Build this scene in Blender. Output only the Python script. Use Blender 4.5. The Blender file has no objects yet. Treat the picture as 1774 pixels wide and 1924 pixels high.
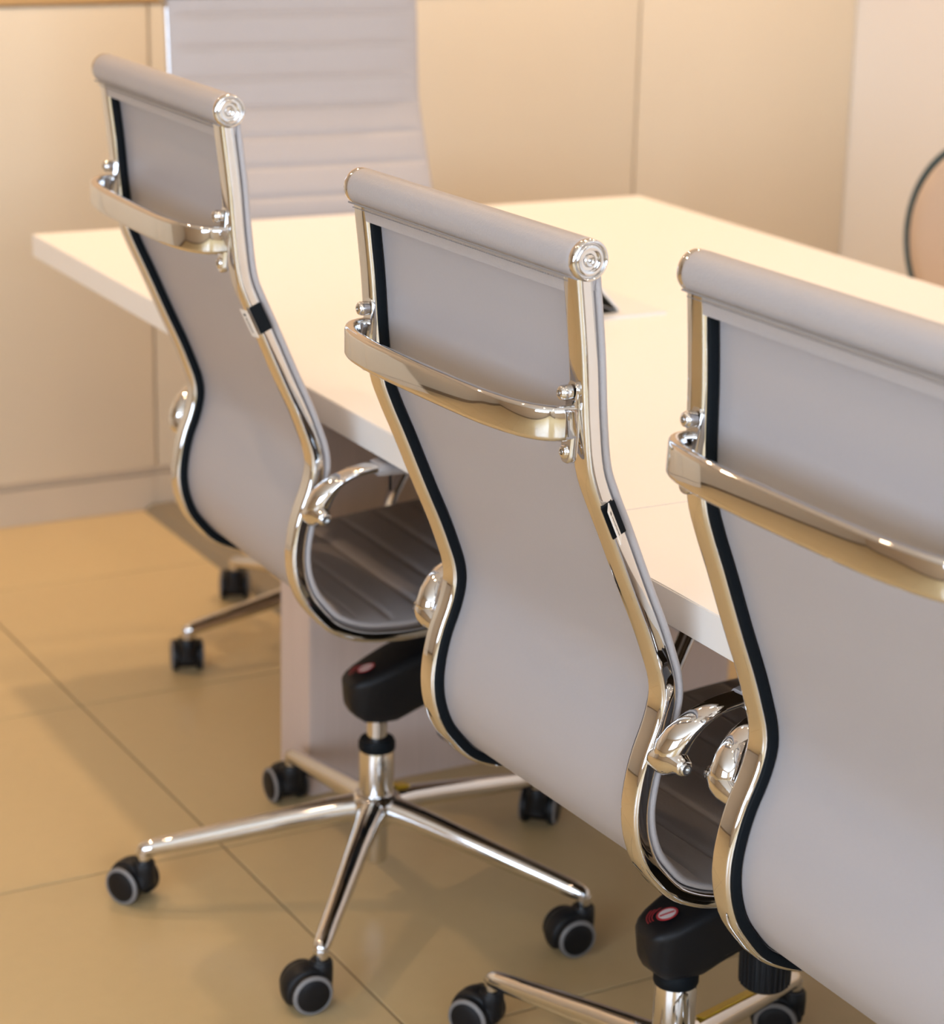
import bpy, bmesh, math, random
from mathutils import Vector, Matrix
random.seed(7)
S = bpy.context.scene
COL = S.collection
PI = math.pi

# ------------------------------------------------------------------ camera
CAM_Z, F_PX, YAW, PITCH, ROLL = 1.4428, 4396.1, 0.49799, 0.30415, 0.02304
cam_d = bpy.data.cameras.new('camera')
cam = bpy.data.objects.new('camera', cam_d)
COL.objects.link(cam)
fwd = Vector((-math.cos(YAW) * math.cos(PITCH), math.sin(YAW) * math.cos(PITCH), -math.sin(PITCH)))
rgt = Vector((math.sin(YAW), math.cos(YAW), 0))
upv = rgt.cross(fwd)
r2 = rgt * math.cos(ROLL) + upv * math.sin(ROLL)
u2 = upv * math.cos(ROLL) - rgt * math.sin(ROLL)
M = Matrix((r2, u2, -fwd)).transposed().to_4x4()
M.translation = (0, 0, CAM_Z)
cam.matrix_world = M
cam_d.sensor_fit = 'HORIZONTAL'
cam_d.sensor_width = 36.0
cam_d.lens = F_PX / 1774 * 36.0
cam_d.clip_start = 0.05
cam_d.dof.use_dof = True
cam_d.dof.focus_distance = 2.16
cam_d.dof.aperture_fstop = 6.6
S.camera = cam

# ------------------------------------------------------------------ world, light levels, exposure
S.view_settings.view_transform = 'Standard'
S.view_settings.look = 'None'
S.view_settings.gamma = 1.0
S.view_settings.use_curve_mapping = False
S.view_settings.exposure = 0.0
S.cycles.use_denoising = True
S.cycles.max_bounces = 10
S.cycles.diffuse_bounces = 5
S.cycles.glossy_bounces = 6
S.cycles.transparent_max_bounces = 8
S.cycles.sample_clamp_indirect = 6.0
SKY_STRENGTH = 11.0
SKY_COLOR = (0.64, 0.79, 1.0)
LAMP_W = {-4.0: 11.5, -2.75: 4.2, -1.5: 2.3, -0.25: 2.2, 1.2: 2.0}      # watts by distance along the room
LAMP_COLOR = (1.0, 0.70, 0.44)
LENS_EMIT = 14.0
W = bpy.data.worlds.new('world')
S.world = W
W.use_nodes = True
bg = W.node_tree.nodes['Background']
bg.inputs[0].default_value = (*SKY_COLOR, 1)
bg.inputs[1].default_value = SKY_STRENGTH


# ------------------------------------------------------------------ materials
def srgb(r, g, b):
    return tuple(((c / 255) / 12.92 if c / 255 <= 0.04045 else ((c / 255 + 0.055) / 1.055) ** 2.4) for c in (r, g, b))


def mat(name, color, rough=0.5, metal=0.0, bump=0.0, scale=60.0, vary=0.0, spec=0.5, coat=0.0, stretch=None, detail=4.0):
    m = bpy.data.materials.new(name)
    m.use_nodes = True
    nt = m.node_tree
    b = nt.nodes['Principled BSDF']
    b.inputs['Base Color'].default_value = (*color, 1)
    b.inputs['Roughness'].default_value = rough
    b.inputs['Metallic'].default_value = metal
    b.inputs['Specular IOR Level'].default_value = spec
    b.inputs['Coat Weight'].default_value = coat
    if bump or vary:
        tc = nt.nodes.new('ShaderNodeTexCoord')
        mp = nt.nodes.new('ShaderNodeMapping')
        if stretch:
            mp.inputs['Scale'].default_value = stretch
        nz = nt.nodes.new('ShaderNodeTexNoise')
        nz.inputs['Scale'].default_value = scale
        nz.inputs['Detail'].default_value = detail
        nt.links.new(tc.outputs['Object'], mp.inputs[0])
        nt.links.new(mp.outputs[0], nz.inputs['Vector'])
        if vary:
            mx = nt.nodes.new('ShaderNodeMixRGB')
            mx.inputs[1].default_value = (*[c * (1 - vary) for c in color], 1)
            mx.inputs[2].default_value = (*[min(1, c * (1 + vary)) for c in color], 1)
            nt.links.new(nz.outputs['Fac'], mx.inputs[0])
            nt.links.new(mx.outputs[0], b.inputs['Base Color'])
        if bump:
            bp = nt.nodes.new('ShaderNodeBump')
            bp.inputs['Strength'].default_value = bump
            bp.inputs['Distance'].default_value = 0.002
            nt.links.new(nz.outputs['Fac'], bp.inputs['Height'])
            nt.links.new(bp.outputs[0], b.inputs['Normal'])
    return m


M_CHROME = mat('chrome', (0.70, 0.69, 0.685), 0.035, 1.0)
M_STEEL = mat('satin_steel', (0.62, 0.62, 0.62), 0.25, 1.0)
M_LEATHER = mat('grey_leather', (0.40, 0.372, 0.370), 0.42, bump=0.25, scale=420, vary=0.03)
M_BACK = mat('grey_smooth_leather', (0.40, 0.370, 0.370), 0.40, bump=0.05, scale=300, vary=0.02)
M_STITCH = mat('grey_thread', (0.24, 0.225, 0.22), 0.7, bump=0.3, scale=900)
M_RUBBER = mat('black_edging', (0.003, 0.005, 0.007), 0.6, bump=0.1, scale=300, spec=0.15)
M_PLASTIC = mat('black_plastic', (0.006, 0.006, 0.007), 0.46, bump=0.12, scale=500, spec=0.28)
M_UNDER = mat('brown_bounce_blocker', (0.055, 0.034, 0.018), 0.7, vary=0.1)  # dark tone chosen to soak up bounce light under the table
M_TYRE = mat('grey_tyre', (0.20, 0.19, 0.185), 0.5, bump=0.1, scale=300)
M_RED = mat('red_print', (0.45, 0.03, 0.04), 0.5, vary=0.05)
M_WHITEPRINT = mat('white_print', (0.72, 0.66, 0.66), 0.5, vary=0.03)
M_TAG = mat('cream_tag', (0.78, 0.72, 0.64), 0.7, bump=0.2, scale=700)
M_INK = mat('dark_ink', (0.06, 0.05, 0.04), 0.7, vary=0.1)
M_YELLOW = mat('yellow_label', (0.80, 0.50, 0.02), 0.4, vary=0.05)
M_TABLE = mat('white_laminate', (0.83, 0.79, 0.74), 0.45, bump=0.02, scale=200, vary=0.01)
M_LEG = mat('pale_wood_laminate', (0.57, 0.455, 0.395), 0.5, vary=0.10, scale=9, stretch=(14, 14, 0.8), bump=0.03, detail=8)
M_DOOR = mat('cream_lacquer', (0.69, 0.585, 0.435), 0.55, vary=0.015, scale=3)
M_CARCASS = mat('cream_carcass', (0.62, 0.51, 0.375), 0.6, vary=0.02, scale=5)
M_WOODTOP = mat('honey_wood', (0.62, 0.37, 0.15), 0.45, vary=0.15, scale=7, stretch=(12, 1, 12), detail=8)
M_WALL = mat('tan_paint', (0.55, 0.42, 0.28), 0.85, bump=0.04, scale=150, vary=0.01)
M_WALLR = mat('white_paint', (0.80, 0.79, 0.78), 0.85, bump=0.04, scale=150, vary=0.01)
M_CEIL = mat('white_ceiling', (0.80, 0.77, 0.72), 0.9, bump=0.04, scale=100, vary=0.01)
M_TILE = mat('beige_porcelain', (0.56, 0.415, 0.212), 0.34, bump=0.03, scale=40, vary=0.04)
M_GROUT = mat('brown_grout', (0.23, 0.165, 0.10), 0.9, bump=0.2, scale=200, vary=0.05)
M_STRIP = mat('taupe_cable_cover', (0.22, 0.18, 0.125), 0.55, bump=0.1, scale=200)
M_FRAME = mat('white_window_frame', (0.75, 0.74, 0.72), 0.4, vary=0.01)
M_DARK = mat('dark_void', (0.02, 0.018, 0.012), 0.7, vary=0.1)
M_TEAL = mat('teal_metal', (0.045, 0.10, 0.125), 0.35, 0.2, vary=0.05)
M_FABRIC = mat('beige_fabric', (0.70, 0.57, 0.46), 0.9, bump=0.4, scale=350, vary=0.05)
M_GLASS = bpy.data.materials.new('window_glass')
M_GLASS.use_nodes = True
_nt = M_GLASS.node_tree
_nt.nodes.clear()
_o = _nt.nodes.new('ShaderNodeOutputMaterial')
_t = _nt.nodes.new('ShaderNodeBsdfTransparent')
_g = _nt.nodes.new('ShaderNodeBsdfGlossy')
_g.inputs['Roughness'].default_value = 0.02
_x = _nt.nodes.new('ShaderNodeMixShader')
_x.inputs[0].default_value = 0.06
_nt.links.new(_t.outputs[0], _x.inputs[1])
_nt.links.new(_g.outputs[0], _x.inputs[2])
_nt.links.new(_x.outputs[0], _o.inputs[0])
M_LENS = bpy.data.materials.new('lamp_lens')
M_LENS.use_nodes = True
_b = M_LENS.node_tree.nodes['Principled BSDF']
_b.inputs['Emission Color'].default_value = (*LAMP_COLOR, 1)
_b.inputs['Emission Strength'].default_value = LENS_EMIT


# ------------------------------------------------------------------ mesh helpers
def finish(bm, name, mats, sharp=38):
    bmesh.ops.remove_doubles(bm, verts=bm.verts, dist=1e-6)
    bmesh.ops.recalc_face_normals(bm, faces=bm.faces)
    for f in bm.faces:
        f.smooth = True
    lim = math.radians(sharp)
    for e in bm.edges:
        if len(e.link_faces) == 2:
            e.smooth = e.calc_face_angle(0) < lim
    me = bpy.data.meshes.new(name)
    bm.to_mesh(me)
    bm.free()
    for m in (mats if isinstance(mats, (list, tuple)) else [mats]):
        me.materials.append(m)
    return me


def add(name, me, parent=None, loc=(0, 0, 0), rot=(0, 0, 0)):
    o = bpy.data.objects.new(name, me)
    COL.objects.link(o)
    o.location = loc
    o.rotation_euler = rot
    if parent:
        o.parent = parent
    return o


def tag(o, label, cat, group=None):
    o['label'] = label
    o['category'] = cat
    if group:
        o['group'] = group
    return o


def empty(name, loc, rz=0.0):
    o = bpy.data.objects.new(name, None)
    o.empty_display_size = 0.1
    COL.objects.link(o)
    o.location = loc
    o.rotation_euler = (0, 0, rz)
    return o


def box(bm, lo, hi, bev=0.0, seg=2, mi=0):
    r = bmesh.ops.create_cube(bm, size=1)
    vs = r['verts']
    for v in vs:
        v.co = Vector([lo[i] + (v.co[i] + 0.5) * (hi[i] - lo[i]) for i in range(3)])
    fs = {f for v in vs for f in v.link_faces}
    for f in fs:
        f.material_index = mi
    if bev:
        es = {e for v in vs for e in v.link_edges}
        bmesh.ops.bevel(bm, geom=list(es), offset=bev, segments=seg, affect='EDGES', profile=0.5)
    return bm


def loft(bm, rings, closed=True, caps=True, mi=0, wrap=False):
    """rings: list of lists of points, same count."""
    vr = [[bm.verts.new(p) for p in r] for r in rings]
    n = len(vr[0])
    rng = len(vr) if wrap else len(vr) - 1
    for i in range(rng):
        a, b = vr[i], vr[(i + 1) % len(vr)]
        for j in range(n if closed else n - 1):
            k = (j + 1) % n
            f = bm.faces.new((a[j], a[k], b[k], b[j]))
            f.material_index = mi
    if caps and not wrap:
        for r in (vr[0], vr[-1]):
            f = bm.faces.new(r)
            f.material_index = mi
    return bm


def lathe(bm, prof, seg=32, axis='z', center=(0, 0, 0), mi=0):
    """prof: list of (radius, height)."""
    rings = []
    for r, h in prof:
        ring = []
        for k in range(seg):
            a = 2 * PI * k / seg
            c, s = max(r, 1e-5) * math.cos(a), max(r, 1e-5) * math.sin(a)
            p = {'z': (c, s, h), 'x': (h, c, s), 'y': (s, h, c)}[axis]
            ring.append(Vector(p) + Vector(center))
        rings.append(ring)
    return loft(bm, rings, caps=True, mi=mi)


def rrect(w, h, r, n=4):
    """rounded rectangle loop, centre 0: list of (a, b)."""
    pts = []
    for cx, cy, a0 in ((w / 2 - r, h / 2 - r, 0), (-w / 2 + r, h / 2 - r, PI / 2), (-w / 2 + r, -h / 2 + r, PI), (w / 2 - r, -h / 2 + r, 1.5 * PI)):
        for k in range(n + 1):
            a = a0 + PI / 2 * k / n
            pts.append((cx + r * math.cos(a), cy + r * math.sin(a)))
    return pts


def spline(P, n):
    """centripetal-ish Catmull-Rom through P (tuples), n samples evenly spaced by length."""
    P = [Vector(p) for p in P]
    Q = [P[0] * 2 - P[1]] + P + [P[-1] * 2 - P[-2]]
    raw = []
    for i in range(1, len(Q) - 2):
        p0, p1, p2, p3 = Q[i - 1:i + 3]
        for k in range(24):
            t = k / 24
            raw.append(0.5 * ((2 * p1) + (p2 - p0) * t + (2 * p0 - 5 * p1 + 4 * p2 - p3) * t * t + (3 * p1 - p0 - 3 * p2 + p3) * t ** 3))
    raw.append(P[-1])
    L = [0]
    for a, b in zip(raw, raw[1:]):
        L.append(L[-1] + (b - a).length)
    out = []
    j = 0
    for k in range(n):
        s = L[-1] * k / (n - 1)
        while j < len(L) - 2 and L[j + 1] < s:
            j += 1
        d = L[j + 1] - L[j]
        out.append(raw[j].lerp(raw[j + 1], 0 if d == 0 else (s - L[j]) / d))
    return out, L[-1]


def tube(bm, path, rad, seg=12, up=None, flat=None, mi=0, caps=True, wrap=False):
    """sweep a circle (or a loop of (a,b) given in flat) along 3D path; up = reference vector."""
    path = [Vector(p) for p in path]
    rings = []
    ref = Vector(up) if up else Vector((0.12, 0.97, 0.2))
    n = len(path)
    for i, p in enumerate(path):
        if wrap:
            t = (path[(i + 1) % n] - path[i - 1]).normalized()
        else:
            t = (path[min(i + 1, n - 1)] - path[max(i - 1, 0)]).normalized()
        a = ref.cross(t)
        if a.length < 1e-4:
            a = Vector((1, 0, 0)).cross(t)
        a.normalize()
        b = t.cross(a).normalized()
        rr = rad[i] if isinstance(rad, (list, tuple)) else rad
        loop = flat if flat else [(math.cos(2 * PI * k / seg), math.sin(2 * PI * k / seg)) for k in range(seg)]
        rings.append([p + a * (u * rr) + b * (v * rr) for u, v in loop])
    return loft(bm, rings, mi=mi, caps=caps, wrap=wrap)


# ------------------------------------------------------------------ structure
X_CAB, X_LEFT, X_RIGHT, Y_BACK, Y_FRONT, CEIL = -4.3125, -4.75, 3.0, 3.302, -3.2, 2.75


def struct(name, me, loc=(0, 0, 0), rz=0):
    o = add(name, me, loc=loc, rot=(0, 0, rz))
    o['kind'] = 'structure'
    return o


bm = bmesh.new()
box(bm, (X_LEFT - 0.1, Y_FRONT - 0.1, -0.15), (X_RIGHT + 0.1, Y_BACK + 0.1, -0.0025))
floor = struct('floor', finish(bm, 'floor', M_GROUT))
# porcelain tiles, every one a piece of its own
T, G = 0.5853, 0.0032
TROT = math.radians(0.8)
bm = bmesh.new()
box(bm, (-T / 2 + G / 2, -T / 2 + G / 2, -0.0024), (T / 2 - G / 2, T / 2 - G / 2, 0), 0.0008, 1)
tile_me = finish(bm, 'floor_tile', M_TILE, 20)
org = Vector((-2.208, 1.143))
for i in range(-5, 10):
    for j in range(-8, 5):
        lx, ly = (i + 0.5) * T, (j + 0.5) * T
        x = org.x + lx * math.cos(TROT) - ly * math.sin(TROT)
        y = org.y + lx * math.sin(TROT) + ly * math.cos(TROT)
        if X_LEFT - 0.1 < x - 0.1 and x < X_RIGHT - 0.2 and Y_FRONT + 0.2 < y < Y_BACK + 0.1:
            add('floor_tile', tile_me, floor, (x, y, 0), (0, 0, TROT))

bm = bmesh.new()
box(bm, (X_LEFT - 0.1, Y_FRONT - 0.1, CEIL), (X_RIGHT + 0.1, Y_BACK + 0.1, CEIL + 0.12))
struct('ceiling', finish(bm, 'ceiling', M_CEIL))
bm = bmesh.new()
box(bm, (X_LEFT - 0.12, Y_FRONT - 0.1, -0.1), (X_LEFT, Y_BACK + 0.1, CEIL))
struct('wall_left', finish(bm, 'wall_left', M_WALL))
bm = bmesh.new()
box(bm, (X_LEFT, Y_BACK, -0.1), (X_RIGHT + 0.1, Y_BACK + 0.12, CEIL))
struct('wall_back', finish(bm, 'wall_back', M_WALLR))


def wall_with_hole(name, axis, at, a0, a1, h0, h1, z0, z1, thick):
    """wall perpendicular to axis at coordinate `at`; hole a in (h0,h1), z in (z0,z1)."""
    bm = bmesh.new()
    for lo, hi, zl, zh in ((a0, h0, -0.1, CEIL), (h1, a1, -0.1, CEIL), (h0, h1, -0.1, z0), (h0, h1, z1, CEIL)):
        if axis == 'y':
            box(bm, (lo, min(at, at + thick), zl), (hi, max(at, at + thick), zh))
        else:
            box(bm, (min(at, at + thick), lo, zl), (max(at, at + thick), hi, zh))
    return struct(name, finish(bm, name, M_WALL))


WF = (-0.9, 2.5, 0.55, 2.45)     # front window: x0 x1 z0 z1
WR = (-1.4, 2.2, 0.75, 2.45)     # right window: y0 y1 z0 z1
wall_with_hole('wall_front', 'y', Y_FRONT, X_LEFT, X_RIGHT + 0.1, WF[0], WF[1], WF[2], WF[3], -0.12)
wall_with_hole('wall_right', 'x', X_RIGHT, Y_FRONT, Y_BACK, WR[0], WR[1], WR[2], WR[3], 0.12)


def window(name, axis, at, a0, a1, z0, z1, n):
    bm = bmesh.new()

    def bar(l0, l1, k0, k1, d=0.03):
        if axis == 'y':
            box(bm, (l0, at - d, k0), (l1, at + d, k1), 0.004, 1)
        else:
            box(bm, (at - d, l0, k0), (at + d, l1, k1), 0.004, 1)
    bar(a0, a1, z0, z0 + 0.06)
    bar(a0, a1, z1 - 0.06, z1)
    for k in range(n + 1):
        c = a0 + (a1 - a0) * k / n
        bar(max(a0, c - 0.03), min(a1, c + 0.03), z0 + 0.06, z1 - 0.06, 0.025)
    w = struct(name, finish(bm, name, M_FRAME))
    for k in range(n):
        bm = bmesh.new()
        p0, p1 = a0 + (a1 - a0) * k / n + 0.03, a0 + (a1 - a0) * (k + 1) / n - 0.03
        if axis == 'y':
            box(bm, (p0, at - 0.004, z0 + 0.06), (p1, at + 0.004, z1 - 0.06))
        else:
            box(bm, (at - 0.004, p0, z0 + 0.06), (at + 0.004, p1, z1 - 0.06))
        add('pane', finish(bm, 'pane', M_GLASS), w)
    ld = bpy.data.lights.new(name + '_portal', 'AREA')
    ld.shape = 'RECTANGLE'
    ld.size, ld.size_y = a1 - a0, z1 - z0
    ld.cycles.is_portal = True
    lo = bpy.data.objects.new(name + '_portal', ld)
    COL.objects.link(lo)
    if axis == 'y':
        lo.location = ((a0 + a1) / 2, at - 0.05, (z0 + z1) / 2)
        lo.rotation_euler = (PI / 2, 0, 0)
    else:
        lo.location = (at + 0.05, (a0 + a1) / 2, (z0 + z1) / 2)
        lo.rotation_euler = (PI / 2, 0, PI / 2)


window('window_1', 'y', Y_FRONT - 0.06, *WF, 3)
window('window_2', 'x', X_RIGHT + 0.06, *WR, 3)

# ------------------------------------------------------------------ ceiling downlights
bm = bmesh.new()
lathe(bm, [(0.062, CEIL - 0.001), (0.062, CEIL - 0.006), (0.05, CEIL - 0.012), (0.046, CEIL - 0.004), (0.046, CEIL - 0.001)], 32)
ring_me = finish(bm, 'ring', M_FRAME)
bm = bmesh.new()
lathe(bm, [(0.045, CEIL - 0.001), (0.045, CEIL - 0.005), (0.03, CEIL - 0.007)], 32)
lens_me = finish(bm, 'lens', M_LENS)
spots = [(x, y) for x in (-4.0, -2.75, -1.5, -0.25, 1.2) for y in (0.1, 1.45, 2.75)]
for i, (x, y) in enumerate(spots):
    t = empty('ceiling_light', (x, y, 0))
    tag(t, 'warm recessed ceiling downlight, %s from the cabinets, in the row %s' % (('first', 'second', 'third', 'fourth', 'fifth')[i // 3], ('nearest the window wall', 'above the three chairs', 'beyond the table')[i % 3]), 'ceiling light', 'downlights in the ceiling')
    add('ring', ring_me, t)
    add('lens', lens_me, t)
    ld = bpy.data.lights.new('downlight', 'AREA')
    ld.shape = 'DISK'
    ld.size = 0.09
    ld.energy = LAMP_W[x] * (0.35 if y < 1 and x > -3 else 1.0)
    ld.color = LAMP_COLOR
    ld.spread = math.radians(150)
    lo = bpy.data.objects.new('downlight', ld)
    COL.objects.link(lo)
    lo.location = (x, y, CEIL - 0.012)

# ------------------------------------------------------------------ low cabinets along the left wall
CW = 0.5565
cab_e = [3.302 - CW * k for k in range(8)]
cab_e[1:] = [2.727 - CW * k for k in range(7)]
bodyc = {}
cab_lab = ['cream storage cabinet in the corner, rightmost of the low row',
           'cream storage cabinet behind the far right corner of the white table',
           'cream storage cabinet straight behind the ribbed chair at the table head',
           'cream storage cabinet at the left, whose plinth meets the floor cable cover',
           'cream storage cabinet at the far left edge of the photo', None, None]
for k in range(7):
    y1, y0 = cab_e[k], cab_e[k + 1]
    w = y1 - y0
    t = empty('cabinet', (X_CAB, (y0 + y1) / 2, 0))
    tag(t, cab_lab[k] or 'cream storage cabinet left of the picture, %s of the row' % ('last' if k == 6 else 'last but one'), 'cabinet', 'low cabinets along the left wall')
    bm = bmesh.new()
    box(bm, (-0.425, -w / 2 + 0.0005, 0.075), (-0.019, w / 2 - 0.0005, 1.018))
    add('body', finish(bm, 'body', M_CARCASS), t)
    bm = bmesh.new()
    box(bm, (-0.018, -w / 2 + 0.0022, 0.0925), (0, w / 2 - 0.0022, 1.015), 0.0015, 2)
    add('door', finish(bm, 'door', M_DOOR), t)
    bm = bmesh.new()
    box(bm, (-0.425, -w / 2 + 0.0005, 0.0), (-0.012, w / 2 - 0.0005, 0.0745), 0.001, 1)
    add('plinth', finish(bm, 'plinth', M_CARCASS), t)
bm = bmesh.new()
box(bm, (X_LEFT + 0.004, cab_e[-1] - 0.01, 1.0185), (X_CAB + 0.002, Y_BACK - 0.002, 1.050), 0.002, 2)
tag(add('countertop', finish(bm, 'countertop', M_WOODTOP)), 'honey wood countertop lying along the top of the cream cabinets', 'countertop')

# ------------------------------------------------------------------ floor cable cover
bm = bmesh.new()
rings = []
for x in (X_CAB - 0.006, -3.27):
    rings.append([(x, 1.587 + a, b) for a, b in ((0, 0.0), (0.016, 0.012), (0.064, 0.012), (0.08, 0.0))])
loft(bm, rings)
tag(add('floor_cable_cover', finish(bm, 'floor_cable_cover', M_STRIP, 15)), 'taupe floor cable cover running from the cabinet plinth to under the table', 'cable cover')

# ------------------------------------------------------------------ conference table
TZ, TT = 0.723, 0.036
table = empty('conference_table', (-2.0, 1.72, 0))
tag(table, 'long white laminate conference table with panel legs and a seamed top', 'table')


def slab(name, pts, z0, z1, m, parent, bev=0.002):
    bm = bmesh.new()
    vs = [bm.verts.new((x, y, z0)) for x, y in pts]
    f = bm.faces.new(vs)
    r = bmesh.ops.extrude_face_region(bm, geom=[f])
    for v in r['geom']:
        if isinstance(v, bmesh.types.BMVert):
            v.co.z = z1
    bmesh.ops.bevel(bm, geom=list(bm.edges), offset=bev, segments=2, affect='EDGES')
    o = add(name, finish(bm, name, m), parent)
    o.location = -Vector(parent.location)
    return o


YN, YF = 1.1515, 2.283
slab('table_top', [(-3.629, YN), (-1.9555, YN), (-1.9545, YF), (-3.588, YF)], TZ - TT, TZ, M_TABLE, table, 0.0012)
slab('table_top', [(-1.9549, YN), (-0.28, YN), (-0.28, YF), (-1.9539, YF)], TZ - TT, TZ, M_TABLE, table, 0.0012)
slab('table_top', [(-0.2794, YN), (1.36, YN), (1.36, YF), (-0.2794, YF)], TZ - TT, TZ, M_TABLE, table, 0.0012)  # unseen third segment, added to keep light off the seats
slab('bounce_blocker', [(-3.55, YN + .004), (1.355, YN + .004), (1.355, YF - .004), (-3.55, YF - .004)], TZ - TT - 0.002, TZ - TT - 0.0001, M_UNDER, table, 0.0005)  # dark sheet added below the top to cut bounce light onto the seats
for x0 in (-3.005, -0.33, 0.70):
    slab('leg_panel', [(x0, 1.314), (x0 + 0.106, 1.314), (x0 + 0.106, 2.055), (x0, 2.055)], 0.0, TZ - TT - 0.0022, M_LEG, table, 0.002)
slab('under_beam', [(-2.898, 1.92), (0.70, 1.92), (0.70, 1.955), (-2.898, 1.955)], 0.60, TZ - TT - 0.0022, M_LEG, table, 0.002)

# flip-up cable box in the table top
cb = empty('cable_box', (-2.86, 1.725, TZ))
tag(cb, 'white flip-lid cable box set in the table top, lid raised over a dark opening', 'cable box')
bm = bmesh.new()
for lo, hi in (((-0.13, -0.07, 0), (0.13, -0.05, 0.003)), ((-0.13, 0.002, 0), (0.13, 0.066, 0.003)), ((-0.13, -0.05, 0), (-0.108, 0.002, 0.003)), ((0.108, -0.05, 0), (0.13, 0.002, 0.003))):
    box(bm, lo, hi)
add('frame', finish(bm, 'frame', M_FRAME), cb)
bm = bmesh.new()
box(bm, (-0.108, -0.05, 0.0002), (0.108, 0.002, 0.0012))
add('opening', finish(bm, 'opening', M_DARK), cb)
bm = bmesh.new()
box(bm, (-0.106, -0.075, 0), (0.106, 0, 0.004), 0.001, 1)
add('lid', finish(bm, 'lid', M_FRAME), cb, (0, 0.001, 0.004), (math.radians(-46), 0, 0))
bm = bmesh.new()
box(bm, (-0.104, -0.073, -0.0014), (0.104, -0.003, -0.0001))
add('lid_shade', finish(bm, 'lid_shade', M_DARK), cb, (0, 0.001, 0.004), (math.radians(-46), 0, 0))  # dark sheet that paints the shade beneath the raised lid
bm = bmesh.new()
box(bm, (-0.1, -0.045, 0.001), (0.1, -0.02, 0.0045))
add('socket_strip', finish(bm, 'socket_strip', M_PLASTIC), cb)

# ------------------------------------------------------------------ office chair
RW = 0.189            # rail half spacing
PROFILE = [(-.285, 1.112), (-.277, 1.045), (-.272, .985), (-.266, .94), (-.255, .91), (-.240, .877), (-.216, .822), (-.197, .78),
           (-.184, .747), (-.178, .729), (-.1755, .711), (-.178, .693), (-.183, .676), (-.191, .655), (-.197, .632), (-.2005, .605),
           (-.199, .582), (-.194, .563), (-.187, .547), (-.177, .533), (-.158, .512), (-.138, .500), (-.112, .491), (-.080, .487),
           (-.047, .486), (.02, .490), (.10, .497), (.18, .503), (.27, .503), (.318, .492), (.347, .467), (.358, .435), (.355, .400)]
PATH, PLEN = spline(PROFILE, 150)


def frame_at(i):
    a, b = PATH[max(0, i - 1)], PATH[min(len(PATH) - 1, i + 1)]
    t = (b - a).normalized()
    return PATH[i], Vector((-t.y, t.x))      # point (y,z), pad-side normal


def path_z(z):
    """index on the back part with height z"""
    return min(range(0, 70), key=lambda i: abs(PATH[i].y - z))


def sweep_profile(xc, loop, i0=0, i1=None, step=1, noff=0.0):
    bm = bmesh.new()
    rings = []
    i1 = len(PATH) if i1 is None else i1
    for i in range(i0, i1, step):
        p, n = frame_at(i)
        rings.append([(xc + a, p.x + n.x * (b + noff), p.y + n.y * (b + noff)) for a, b in loop])
    return loft(bm, rings)


MESH = {}
NP = len(PATH)
# side rails (a: x, b: normal, negative = rear)
rail_loop = rrect(0.0265, 0.0175, 0.0052, 5)
MESH['side_rail'] = finish(sweep_profile(0, rail_loop, 0, NP - 4), 'side_rail', M_CHROME, 60)
# black edging strip on the inner side of the rail
MESH['edging'] = finish(sweep_profile(0, rrect(0.004, 0.0100, 0.0016, 2), 1, NP - 4), 'edging', M_RUBBER, 60)
# thin light gap strip between rail and pad, seen as the outer leather edge
# rear panel
bm = bmesh.new()
rings = []
for i in range(2, NP - 4):
    p, n = frame_at(i)
    rings.append([(x, p.x + n.x * b, p.y + n.y * b) for x, b in ((-RW + 0.0140, 0.0065), (RW - 0.0140, 0.0065), (RW - 0.0140, 0.0105), (-RW + 0.0140, 0.0105))])
loft(bm, rings)
MESH['back_panel'] = finish(bm, 'back_panel', M_BACK, 60)
# ribbed cushion
bm = bmesh.new()
rings = []
pitch = 0.0535
NF = 460
PATHF, _ = spline(PROFILE, NF)
hw = RW + 0.0120
for i in range(NF - 4):
    a_, b_ = PATHF[max(0, i - 2)], PATHF[min(NF - 1, i + 2)]
    t_ = (b_ - a_).normalized()
    p, n = PATHF[i], Vector((-t_.y, t_.x))
    sl = PLEN * i / (NF - 1)
    d = abs((sl / pitch) % 1.0 - 0.5) * pitch           # distance to the seam at half pitch
    rib = 0.0038 * (1 - math.exp(-(d / 0.0045) ** 2)) + 0.0010 * math.sin(min(1, d / (pitch / 2)) * PI / 2)
    b0, b1 = 0.0095, 0.0175
    pts = []
    ne = 5
    for k in range(ne + 1):                       # right rounded edge
        a = -PI / 2 + PI * k / ne
        pts.append((hw - 0.005 + 0.005 * math.cos(a), (b0 + b1) / 2 + (b1 - b0) / 2 * math.sin(a)))
    pts += [(x, b1 + e * rib) for x, e in ((hw * .95, .35), (hw * .88, .8), (hw * .7, 1), (0, 1), (-hw * .7, 1), (-hw * .88, .8), (-hw * .95, .35))]
    for k in range(ne + 1):
        a = PI / 2 + PI * k / ne
        pts.append((-hw + 0.005 + 0.005 * math.cos(a), (b0 + b1) / 2 + (b1 - b0) / 2 * math.sin(a)))
    rings.append([(x, p.x + n.x * b, p.y + n.y * b) for x, b in pts])
loft(bm, rings)
MESH['cushion'] = finish(bm, 'cushion', M_LEATHER, 70)
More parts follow.
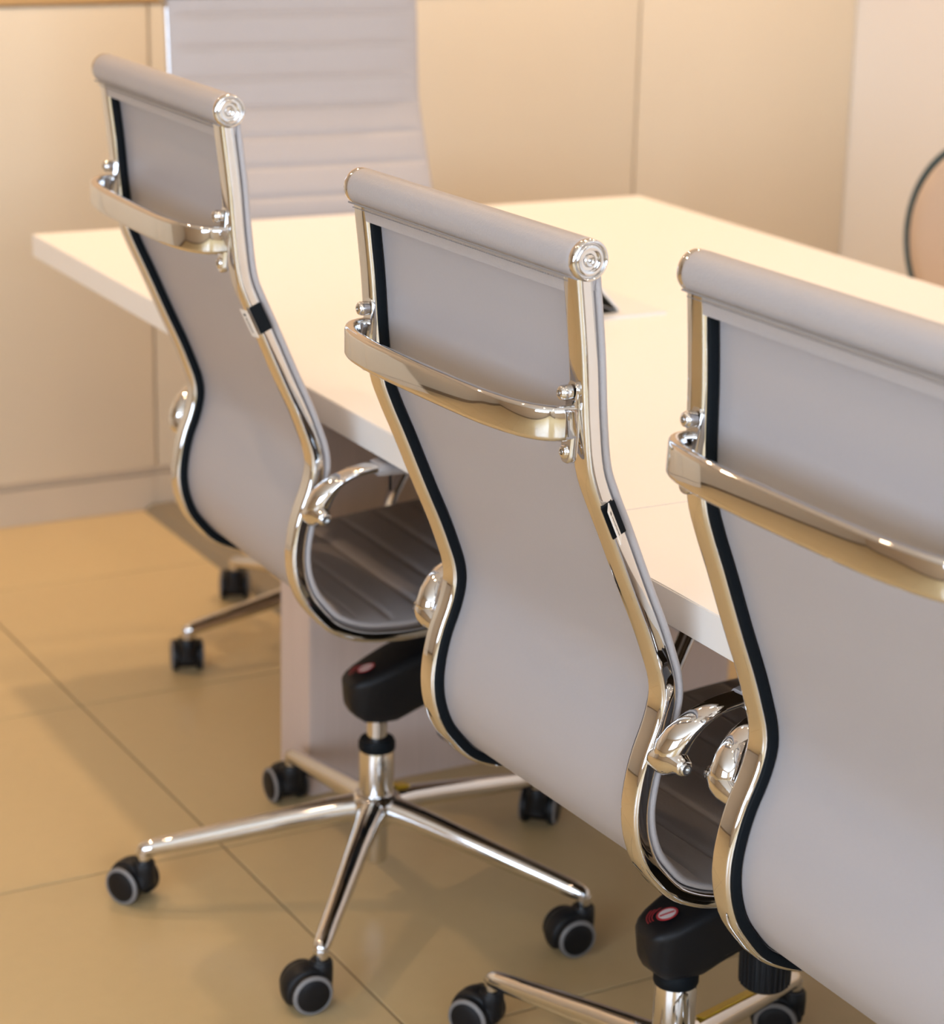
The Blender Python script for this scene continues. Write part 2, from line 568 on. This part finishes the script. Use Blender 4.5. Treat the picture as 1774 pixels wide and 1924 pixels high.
# headrest roll (with a tail down to the panel)
HY, HZ = -0.2835, 1.1275
HL = 0.2005
bm = bmesh.new()
sec = []
for k in range(25):
    a = math.radians(-58 + (296) * k / 24)
    sec.append((0.0185 * math.cos(a) * -1, 0.0185 * math.sin(a)))
sec = [(y, z) for y, z in sec]
sec += [(0.0085, -0.030), (-0.0075, -0.0305)]
rings = []
for x, sc in ((-HL, .90), (-HL + .003, .98), (-HL + .008, 1), (-.1, 1), (0, 1), (.1, 1), (HL - .008, 1), (HL - .003, .98), (HL, .90)):
    xi = x
    rings.append([(xi, HY + y * sc, HZ + z * sc) for y, z in sec])
loft(bm, rings)
MESH['headrest'] = finish(bm, 'headrest', M_LEATHER, 50)
bm = bmesh.new()
tube(bm, [(-HL + .004, HY - 0.0168, HZ - 0.0135), (0, HY - 0.0168, HZ - 0.0135), (HL - .004, HY - 0.0168, HZ - 0.0135)], 0.0009, 6, up=(0, 0, 1))
k = -HL + 0.008
while k < HL - 0.008:
    tube(bm, [(k, HY - 0.0142, HZ - 0.0182), (k + 0.0028, HY - 0.0142, HZ - 0.0182)], 0.0005, 5, up=(0, 0, 1))
    k += 0.0042
MESH['seam'] = finish(bm, 'seam', M_STITCH)
# chrome end cap: stepped disc along x
bm = bmesh.new()
lathe(bm, [(0.0165, -0.006), (0.0180, -0.001), (0.0183, 0.002), (0.0181, 0.0050), (0.0172, 0.0064), (0.0160, 0.0066), (0.0152, 0.0058), (0.0148, 0.0040), (0.0142, 0.0040),
           (0.0138, 0.0052), (0.0126, 0.0060), (0.0104, 0.0060), (0.0090, 0.0054), (0.0086, 0.0036), (0.0060, 0.0036), (0.0054, 0.0050), (0.0046, 0.0058), (0.0032, 0.0056), (0.0022, 0.0050), (0.0018, 0.0024), (0.0, 0.0024)], 44, axis='x')
MESH['end_cap'] = finish(bm, 'end_cap', M_CHROME, 50)
# crossbar
BZ = 0.983
bar_path = []
for x, y in ((-0.188, -.283), (-.1845, -.299), (-.172, -.311), (-.150, -.3195), (-.12, -.3245), (-.085, -.3272), (0, -.3282), (.085, -.3272), (.12, -.3245), (.150, -.3195), (.172, -.311), (.1845, -.299), (.188, -.283)):
    bar_path.append((x, y, BZ))
bp, _ = spline(bar_path, 70)
bm = bmesh.new()
tube(bm, bp, 1.0, flat=[(a, b) for a, b in rrect(0.0112, 0.0320, 0.0054, 6)], up=(0, 0, 1))
MESH['crossbar'] = finish(bm, 'crossbar', M_CHROME, 60)
# mounting plate with domed bolts (x=0 local, rear face -y)
bm = bmesh.new()
loop = rrect(0.0165, 0.075, 0.008, 5)
loft(bm, [[(a * s, y, b * (1 - (1 - s) * .22)) for a, b in loop] for y, s in ((0.002, 1.0), (-0.0035, 1.0), (-0.0052, 0.86))])
MESH['mounting_plate'] = finish(bm, 'mounting_plate', M_CHROME, 50)
bm = bmesh.new()
lathe(bm, [(0.0068, 0.004), (0.0072, -0.0005), (0.0070, -0.0035), (0.0058, -0.0062), (0.0036, -0.0074), (0.0026, -0.0074), (0.0022, -0.0048), (0.0, -0.0046)][::1], 20, axis='y')
MESH['bolt'] = finish(bm, 'bolt', M_CHROME, 45)
# care tag: black patch + folded tag (patch on the outer side of the right rail)
bm = bmesh.new()
box(bm, (-0.0006, -0.0075, -0.017), (0.0012, 0.0075, 0.017), 0.0004, 1)
MESH['tag_patch'] = finish(bm, 'tag_patch', M_RUBBER)
bm = bmesh.new()
box(bm, (0.0, -0.0004, -0.0178), (0.0150, 0.0004, 0.0178))
MESH['tag_flap'] = finish(bm, 'tag_flap', M_TAG)
bm = bmesh.new()
box(bm, (0.006, -0.0006, 0.0098), (0.0105, 0.0006, 0.0130))
z = 0.0075
for q in range(9):
    box(bm, (0.0065, -0.0006, z - 0.0012), (0.0092 + 0.0006 * (q % 2), 0.0006, z))
    z -= 0.0023
MESH['print'] = finish(bm, 'print', M_INK)

# armrest ------------------------------------------------------------
def AX(x):
    return 0.1905 + (x - 0.1905) * 0.78


arm_pts = [(.2405, -.172, .694), (.2435, -.160, .7045), (.245, -.142, .7108), (.2455, -.115, .7133), (.2455, -.06, .7128), (.2455, .04, .711), (.2455, .14, .706), (.2455, .183, .695),
           (.2450, .199, .667), (.243, .193, .632), (.238, .171, .594), (.226, .143, .556), (.212, .120, .528), (.203, .111, .512)]
arm_pts = [(AX(x), y, z) for x, y, z in arm_pts]
ap, alen = spline(arm_pts, 80)


def arm_bar(sgn):
    bm = bmesh.new()
    rings = []
    n = len(ap)
    for i, p in enumerate(ap):
        t = (ap[min(i + 1, n - 1)] - ap[max(i - 1, 0)]).normalized()
        ax = Vector((1, 0, 0))
        ax = (ax - t * ax.dot(t)).normalized()
        b = t.cross(ax).normalized()
        rings.append([Vector(((p + ax * u + b * v).x * sgn, (p + ax * u + b * v).y, (p + ax * u + b * v).z)) for u, v in rrect(0.025, 0.0085, 0.0038, 4)])
    loft(bm, rings)
    return finish(bm, 'arm_bar', M_CHROME, 60)


def arm_sleeve(sgn):
    bm = bmesh.new()
    rings = []
    n = len(ap)
    i0, i1 = 8, 62
    for i in range(i0, i1):
        p = ap[i]
        t = (ap[min(i + 1, n - 1)] - ap[max(i - 1, 0)]).normalized()
        ax = Vector((1, 0, 0))
        ax = (ax - t * ax.dot(t)).normalized()
        b = t.cross(ax).normalized()
        if b.z < 0:
            b = -b
        e = 0.9 if i in (i0, i1 - 1) else 1.0
        lp = [(u * e, v * e) for u, v in rrect(0.034, 0.0165, 0.0075, 5)]
        rings.append([Vector(((p + ax * u + b * (v - 0.0015)).x * sgn, (p + ax * u + b * (v - 0.0015)).y, (p + ax * u + b * (v - 0.0015)).z)) for u, v in lp])
    loft(bm, rings)
    return finish(bm, 'sleeve', M_LEATHER, 60)


def casting(sgn):
    """duck-head clamp that carries the arm: a lofted body from the rail outwards, plus a lobe with a bolt."""
    bm = bmesh.new()

    def body(pts, side):
        rings = []
        n = len(pts)
        for i, q in enumerate(pts):
            q = (AX(q[0]), q[1], q[2], q[3] * .9, q[4] * .9)
            p = Vector(q[:3])
            a0, a1 = Vector(pts[max(0, i - 1)][:3]), Vector(pts[min(n - 1, i + 1)][:3])
            t = (a1 - a0).normalized()
            a = (side - t * side.dot(t)).normalized()
            b = t.cross(a).normalized()
            rings.append([p + a * (q[3] * math.cos(2 * PI * k / 24)) + b * (q[4] * math.sin(2 * PI * k / 24)) for k in range(24)])
        loft(bm, rings)
    # joint on the rail, swelling outwards into a beak with a bolt in its end
    body([(.1905, -.186, .653, .0085, .0095), (.198, -.187, .6545, .0095, .0105), (.208, -.188, .6565, .0125, .0125), (.220, -.1885, .6595, .0165, .0150),
          (.231, -.188, .6620, .0180, .0160), (.241, -.187, .6630, .0155, .0145), (.249, -.1865, .6625, .0118, .0118), (.255, -.1865, .6615, .0100, .0100), (.259, -.1865, .6608, .0092, .0092), (.2605, -.1865, .6606, .0078, .0078)], Vector((0, 0, 1)))
    # neck of the duck head, rising into the arm bar
    body([(.226, -.1885, .655, .0120, .0100), (.228, -.188, .663, .0175, .0150), (.231, -.186, .672, .0188, .0160), (.235, -.181, .683, .0182, .0140),
          (.2385, -.1745, .692, .0172, .0112), (.242, -.166, .7005, .0162, .0085), (.2443, -.154, .7070, .0152, .0066), (.2452, -.143, .7106, .0143, .0052)], Vector((1, 0, 0)))
    for v in bm.verts:
        v.co.x *= sgn
    me = finish(bm, 'arm_clamp', M_CHROME, 75)
    return me


for s, c in ((1, 'R'), (-1, 'L')):
    MESH['arm_bar_' + c] = arm_bar(s)
    MESH['sleeve_' + c] = arm_sleeve(s)
    MESH['clamp_' + c] = casting(s)
bm = bmesh.new()
lathe(bm, [(0.0062, 0.0), (0.0062, 0.002), (0.0050, 0.0032), (0.0034, 0.0032), (0.003, 0.0006), (0.0, 0.0006)], 20, axis='x')
MESH['clamp_bolt'] = finish(bm, 'bolt', M_STEEL, 40)
bm = bmesh.new()
box(bm, (-0.0022, -0.0012, -0.021), (0.0022, 0.0012, 0.0), 0.0008, 1)
box(bm, (-0.004, -0.002, -0.003), (0.004, 0.002, 0.004), 0.0008, 1)
MESH['zip_pull'] = finish(bm, 'zip_pull', M_PLASTIC)

# seat mechanism -----------------------------------------------------
bm = bmesh.new()
secs = [(-.046, .012, .326, .346), (-.043, .021, .313, .351), (-.036, .028, .302, .3555), (-.024, .034, .293, .361), (-.003, .038, .289, .370), (.02, .041, .2895, .379), (.04, .042, .297, .386),
        (.06, .044, .307, .393), (.10, .047, .315, .406), (.15, .052, .330, .421), (.20, .053, .350, .434), (.225, .05, .372, .436), (.232, .042, .39, .43)]
rings = []
for y, w, zb, zt in secs:
    h = zt - zb
    taper = 0.70
    lp = rrect(2 * w, h, min(w, h / 2) * 0.38, 4)
    rings.append([(a * ((taper if y > .05 else .60) + (1 - (taper if y > .05 else .60)) * (b / h + 0.5) ** .8), y, (zb + zt) / 2 + b) for a, b in lp])
loft(bm, rings)
MESH['tilt_mechanism'] = finish(bm, 'tilt_mechanism', M_PLASTIC, 42)
bm = bmesh.new()
lathe(bm, [(0.024, .243), (0.027, .246), (0.0285, .305), (0.026, .312), (0.012, .314), (0.012, .336)], 40)
for k in range(28):
    a = 2 * PI * k / 28
    tube(bm, [(0.0275 * math.cos(a), 0.0275 * math.sin(a), .248), (0.0288 * math.cos(a), 0.0288 * math.sin(a), .304)], 0.0016, 5)
MESH['tension_knob'] = finish(bm, 'tension_knob', M_PLASTIC)
bm = bmesh.new()
box(bm, (-.085, .03, .4365), (.085, .225, .452), 0.004, 2)
for y in (.055, .195):
    box(bm, (-.178, y - .014, .455), (.178, y + .014, .470), 0.003, 2)
    for x in (-.105, .105):
        box(bm, (x - .02, y - .014, .438), (x + .02, y + .014, .458), 0.003, 1)
MESH['seat_bracket'] = finish(bm, 'seat_bracket', M_PLASTIC, 40)
bm = bmesh.new()
tube(bm, [(.04, .14, .385), (.12, .145, .39), (.20, .15, .385)], 0.005, 10)
box(bm, (.185, .132, .379), (.245, .168, .391), 0.004, 2)
MESH['height_lever'] = finish(bm, 'height_lever', M_PLASTIC)


def flat_ring(bm, r0, r1, z0, z1, a0=0.0, a1=2 * PI, seg=32, cx=0, cy=0, sy=1.0):
    full = abs(a1 - a0 - 2 * PI) < 1e-6
    rings = []
    n = seg if full else seg + 1
    for k in range(n):
        a = a0 + (a1 - a0) * k / seg
        c, s = math.cos(a), math.sin(a)
        rings.append([(cx + r * c, cy + r * s * sy, z) for r, z in ((r0, z0), (r1, z0), (r1, z1), (r0, z1))])
    loft(bm, rings, wrap=full)


bm = bmesh.new()
flat_ring(bm, 0.0098, 0.0122, 0, 0.0006)
for r in (0.0165, 0.0195, 0.0225):
    flat_ring(bm, r, r + 0.0009, 0, 0.0005, math.radians(165), math.radians(285), 16)
MESH['sticker_ring'] = finish(bm, 'warning_ring', M_RED)
bm = bmesh.new()
lathe(bm, [(0.0098, 0), (0.0098, 0.0005)], 28)
MESH['sticker_disc'] = finish(bm, 'warning_disc', M_WHITEPRINT)
bm = bmesh.new()
box(bm, (-0.0014, -0.0085, 0), (0.0014, 0.0085, 0.0009))
MESH['sticker_bar'] = finish(bm, 'warning_bar', M_RED)

# base ---------------------------------------------------------------
bm = bmesh.new()
lathe(bm, [(0.0135, .24), (0.0135, .315)], 32)
MESH['gas_piston'] = finish(bm, 'gas_piston', M_CHROME)
bm = bmesh.new()
lathe(bm, [(0.0165, .262), (0.0225, .262), (0.0248, .257), (0.0248, .249), (0.0235, .246), (0.0165, .246)], 36)
MESH['collar'] = finish(bm, 'collar', M_RUBBER)
bm = bmesh.new()
lathe(bm, [(0.0228, .2475), (0.0234, .246), (0.0234, .183), (0.0225, .180), (0.0165, .174), (0.0160, .090), (0.0148, .086), (0.0, .086)], 40)
MESH['column'] = finish(bm, 'column', M_CHROME, 40)
bm = bmesh.new()
lathe(bm, [(0.0240, .184), (0.0300, .182), (0.0335, .176), (0.0340, .160), (0.0310, .148), (0.0245, .143), (0.0165, .142)], 40)
MESH['hub'] = finish(bm, 'hub', M_CHROME, 50)
RB = 0.31
bm = bmesh.new()
rings = []
for r, zt, w, h in ((.018, .183, .040, .034), (.034, .1815, .037, .0335), (.06, .1765, .0335, .031), (.12, .1645, .030, .0285), (.20, .1475, .0268, .0255), (.27, .133, .0240, .0225), (.297, .1272, .0228, .0212), (.309, .1235, .0205, .018), (.3155, .1195, .0150, .0125), (.318, .116, .008, .007)):
    zc = zt - h / 2
    lp = []
    for a, b in ((-.30, -.5), (.30, -.5), (.44, -.36), (.5, -.08), (.47, .14), (.36, .32), (.19, .46), (0, .5), (-.19, .46), (-.36, .32), (-.47, .14), (-.5, -.08), (-.44, -.36)):
        lp.append((r, a * w, zc + b * h))
    rings.append(lp)
loft(bm, rings)
MESH['base_arm'] = finish(bm, 'base_arm', M_CHROME, 55)
bm = bmesh.new()
lathe(bm, [(0.0098, .074), (0.0098, .058), (0.0085, .054), (0.0085, .046)], 24)
MESH['stem'] = finish(bm, 'stem', M_CHROME)
# caster: stem axis at 0, wheel axle trails along +y by TR, axle along x
TR, WRAD = 0.019, 0.0262
bm = bmesh.new()
rings = []
nseg = 22
for x, r in ((-.0155, .0235), (-.0150, .0275), (-.0125, .0300), (-.006, .0315), (.006, .0315), (.0125, .0300), (.0150, .0275), (.0155, .0235)):
    ring = []
    for k in range(nseg + 1):
        a = math.radians(-28 + 212 * k / nseg)
        ring.append((x, TR + r * math.cos(a), WRAD + r * math.sin(a)))
    ring.append((x, TR - r * 0.35, WRAD - 0.004))
    rings.append(ring)
loft(bm, rings)
lathe(bm, [(0.0215, -.0150), (0.0215, .0150)], 28, axis='x', center=(0, TR, WRAD))
lathe(bm, [(0.0130, .0600), (0.0148, .0575), (0.0155, .048), (0.0150, .030)], 24)
MESH['caster_hood'] = finish(bm, 'caster', M_PLASTIC, 50)


def wheel(sgn):
    bm = bmesh.new()
    P = [(0.0, .0150), (0.0240, .0150), (WRAD, .0165), (WRAD, .0240), (WRAD, .0241), (0.0254, .0256), (0.0240, .0268), (0.0220, .0271), (0.0214, .0262)]
    lathe(bm, P[:4], 36, axis='x', mi=1)
    lathe(bm, [(0.0240, .0238)] + P[3:], 36, axis='x', mi=0)
    lathe(bm, [(0.0212, .0255), (0.0210, .0268), (0.0196, .0276), (0.011, .0284), (0.0, .0286)], 36, axis='x', mi=1)
    for v in bm.verts:
        v.co.x *= sgn
    return finish(bm, 'wheel', [M_TYRE, M_PLASTIC], 45)


MESH['wheel_R'], MESH['wheel_L'] = wheel(1), wheel(-1)
bm = bmesh.new()
box(bm, (.055, -.0052, -.0006), (.27, .0052, .0008), 0.0004, 1)
MESH['arm_label_long'] = finish(bm, 'yellow_label', M_YELLOW)
bm = bmesh.new()
box(bm, (.032, -.008, -.0006), (.056, .008, .0010), 0.0004, 1)
MESH['arm_label_short'] = finish(bm, 'yellow_label', M_YELLOW)

RAIL_I = path_z(0.895)


LOW = 0.037


def make_chair(name, label, loc, yaw, dz, tilt, phase, casters, wide=1.0, back=0.0, tagrot=None, yellow=None, group='high-backed ribbed chairs around the table'):
    root = empty(name, loc, yaw)
    tag(root, label, 'chair', group)
    ct, st = math.cos(tilt), math.sin(tilt)
    piv = Vector((0, 0, 0.565))
    R = Matrix.Translation(Vector((0, -back, dz - LOW)) + piv) @ Matrix.Rotation(tilt, 4, 'X') @ Matrix.Translation(-piv) @ Matrix.Diagonal((wide, 1, 1, 1))

    def up(n, me, loc=(0, 0, 0), rot=(0, 0, 0), parent=None):
        o = add(n, MESH[me], parent or root)
        L = Matrix.LocRotScale(Vector(loc), __import__('mathutils').Euler(rot), None)
        o.matrix_local = L if parent else R @ L
        return o
    up('cushion', 'cushion')
    up('back_panel', 'back_panel')
    for s in (-1, 1):
        up('side_rail', 'side_rail', (s * RW, 0, 0))
        up('edging', 'edging', (s * (RW - 0.0142), 0.0, 0))['label'] = 'black edging strip along the rail'
    h = up('headrest', 'headrest')
    up('seam', 'seam', parent=h)
    for s in (-1, 1):
        up('end_cap', 'end_cap', (s * (HL - 0.001), HY, HZ), (0, 0, 0 if s > 0 else PI), h)['label'] = 'round chrome end cap'
    b = up('crossbar', 'crossbar')
    b['label'] = 'bowed chrome crossbar'
    for s in (-1, 1):
        pl = (s * .1845, -.2815, BZ)
        up('mounting_plate', 'mounting_plate', pl, (math.radians(-5), 0, 0), b)
        for q in (-.0265, .0265):
            up('bolt', 'bolt', (s * .1835, -.2872 + (-.0023 if q > 0 else .0023), BZ + q), (0, 0, 0), b)
    for s, c in ((1, 'R'), (-1, 'L')):
        a = up('armrest', 'arm_bar_' + c)
        up('arm_clamp', 'clamp_' + c, parent=a)
        up('sleeve', 'sleeve_' + c, parent=a)['label'] = 'grey leather arm sleeve'
        up('bolt', 'clamp_bolt', (s * AX(.260), -.1865, .6607), (0, 0, 0 if s > 0 else PI), a)
        up('zip_pull', 'zip_pull', (s * AX(.2405), ap[11].y, ap[11].z - .0115), (0, 0, 0), a)
    # care tag on the right rail
    if tagrot is not None:
        p, n = frame_at(RAIL_I)
        t = (PATH[RAIL_I + 1] - PATH[RAIL_I - 1]).normalized()
        ang = math.atan2(-t.x, -t.y)          # lean of the rail about x
        tg = up('care_tag', 'tag_patch', (RW + .0138, p.x, p.y), (-ang, 0, 0))
        fpos = (-.0008, -.0112, -.002) if tagrot < -2 else (.0013, .001, 0)
        fl = up('tag_flap', 'tag_flap', fpos, (0, 0, tagrot), tg)
        fl['label'] = 'small cream tag with tiny dark print'
        up('print', 'print', fpos, (0, 0, tagrot), tg)
    up('seat_bracket', 'seat_bracket')
    m = up('tilt_mechanism', 'tilt_mechanism')
    sl = math.radians(20)
    up('tension_knob', 'tension_knob', (0, .122, 0), (0, 0, 0), m)
    up('height_lever', 'height_lever', parent=m)
    for nm, me in (('warning_ring', 'sticker_ring'), ('warning_disc', 'sticker_disc'), ('warning_bar', 'sticker_bar')):
        o = up(nm, me, (.004, -.019, .3655), (sl, 0, math.radians(-25)), m)
        o['label'] = {'sticker_ring': 'red printed ring and arcs', 'sticker_disc': 'white printed disc', 'sticker_bar': 'red printed bar'}[me]
    g = add('gas_piston', MESH['gas_piston'], root, (0, 0, dz * .6 - LOW))
    add('collar', MESH['collar'], root, (0, 0, -LOW))
    add('column', MESH['column'], root, (0, 0, -LOW))
    add('hub', MESH['hub'], root, (0, 0, -LOW))
    for k in range(5):
        a = phase + 2 * PI * k / 5 - yaw
        o = add('base_arm', MESH['base_arm'], root, (0, 0, -LOW), (0, 0, a))
        if yellow and k == yellow[0]:
            y = add('yellow_label', MESH['arm_label_' + yellow[1]], o, (0, yellow[2], 0.190), (yellow[3], math.radians(11.2), 0))
            y['label'] = 'yellow label strip'
        c = add('caster', MESH['caster_hood'], root, (RB * math.cos(a), RB * math.sin(a), 0), (0, 0, casters[k] - yaw - PI / 2))
        add('stem', MESH['stem'], c)
        for w in ('R', 'L'):
            add('wheel', MESH['wheel_' + w], c, (0, TR, WRAD))
    return root




def cd(deg):
    """caster trail direction: degrees measured in the horizontal plane, 0 = picture right, 90 = away from camera."""
    a = math.radians(deg)
    r, f = Vector((math.sin(YAW), math.cos(YAW))), Vector((-math.cos(YAW), math.sin(YAW)))
    v = r * math.cos(a) + f * math.sin(a)
    return math.atan2(v.y, v.x)


# base arm order k=0.. from the fitted phase: left, front, right, back right, back left
make_chair('office_chair', 'grey leather high-back chair at the left end of the row, white tag on its rail',
           (-2.579, 1.2665, 0), -0.009, 0.0, 0.0, -1.927, [cd(150), cd(205), cd(205), cd(75), cd(120)], tagrot=math.radians(-172), yellow=(3, 'short', 0, 0))
make_chair('office_chair', 'grey leather high-back chair in the middle of the row of three chairs',
           (-1.872, 1.281, 0), 0.0454, -0.032, 0.0, 0.8096, [cd(150), cd(170), cd(150), cd(200), cd(60)], tagrot=math.radians(-38), yellow=(1, 'long', -.004, 0))
make_chair('office_chair', 'grey leather high-back chair nearest the camera, cut off by the right photo edge',
           (-1.350, 1.300, 0), 0.018, -0.037, -0.052, 0.5, [cd(150), cd(170), cd(100), cd(200), cd(60)], tagrot=math.radians(-60))
make_chair('office_chair', 'grey ribbed high-back chair at the table head, facing the camera',
           (-3.445, 1.645, 0), math.radians(-94), 0.0, 0.0, math.radians(-89), [cd(100), cd(80), cd(80), cd(100), cd(95)], wide=1.13, back=0.03)

# ------------------------------------------------------------------ oval-backed chair beyond the table
oc = empty('oval_back_chair', (-3.145, 2.72, 0))
tag(oc, 'beige chair with a round teal-rimmed back beyond the table, cut by the right edge', 'chair')
bm = bmesh.new()
tube(bm, [(0.25 * math.cos(2 * PI * k / 64), 0.03, 0.663 + 0.2 * math.sin(2 * PI * k / 64)) for k in range(64)], 0.0065, 12, up=(0, 1, 0), wrap=True)
add('rim', finish(bm, 'rim', M_TEAL), oc)['label'] = 'teal metal rim'
bm = bmesh.new()
rings = []
for y, s in ((.022, .80), (.020, .93), (.026, .97), (.036, .97), (.044, .92), (.048, .75), (.049, .3)):
    rings.append([(0.246 * s * math.cos(2 * PI * k / 48), y, 0.663 + 0.196 * s * math.sin(2 * PI * k / 48)) for k in range(48)])
loft(bm, rings)
add('backrest', finish(bm, 'backrest', M_FABRIC), oc)
bm = bmesh.new()
rings = []
for z, s in ((.38, .90), (.385, .98), (.41, 1.0), (.435, .97), (.445, .85), (.448, .4)):
    rings.append([(a * s, -0.2 + b * s, z) for a, b in rrect(0.47, 0.44, 0.12, 6)])
loft(bm, rings)
add('seat', finish(bm, 'seat', M_FABRIC), oc)
for sx in (-1, 1):
    for y, dy in ((-.36, -.03), (-.03, .03)):
        bm = bmesh.new()
        tube(bm, [(sx * .20, y + dy, 0), (sx * .18, y, .385)], 0.009, 12)
        add('leg', finish(bm, 'leg', M_TEAL), oc)
for sx in (-1, 1):
    bm = bmesh.new()
    tube(bm, [(sx * .15, -.02, .40), (sx * .16, .02, .44), (sx * .17, .03, .518)], 0.007, 12)
    add('back_support', finish(bm, 'back_support', M_TEAL), oc)
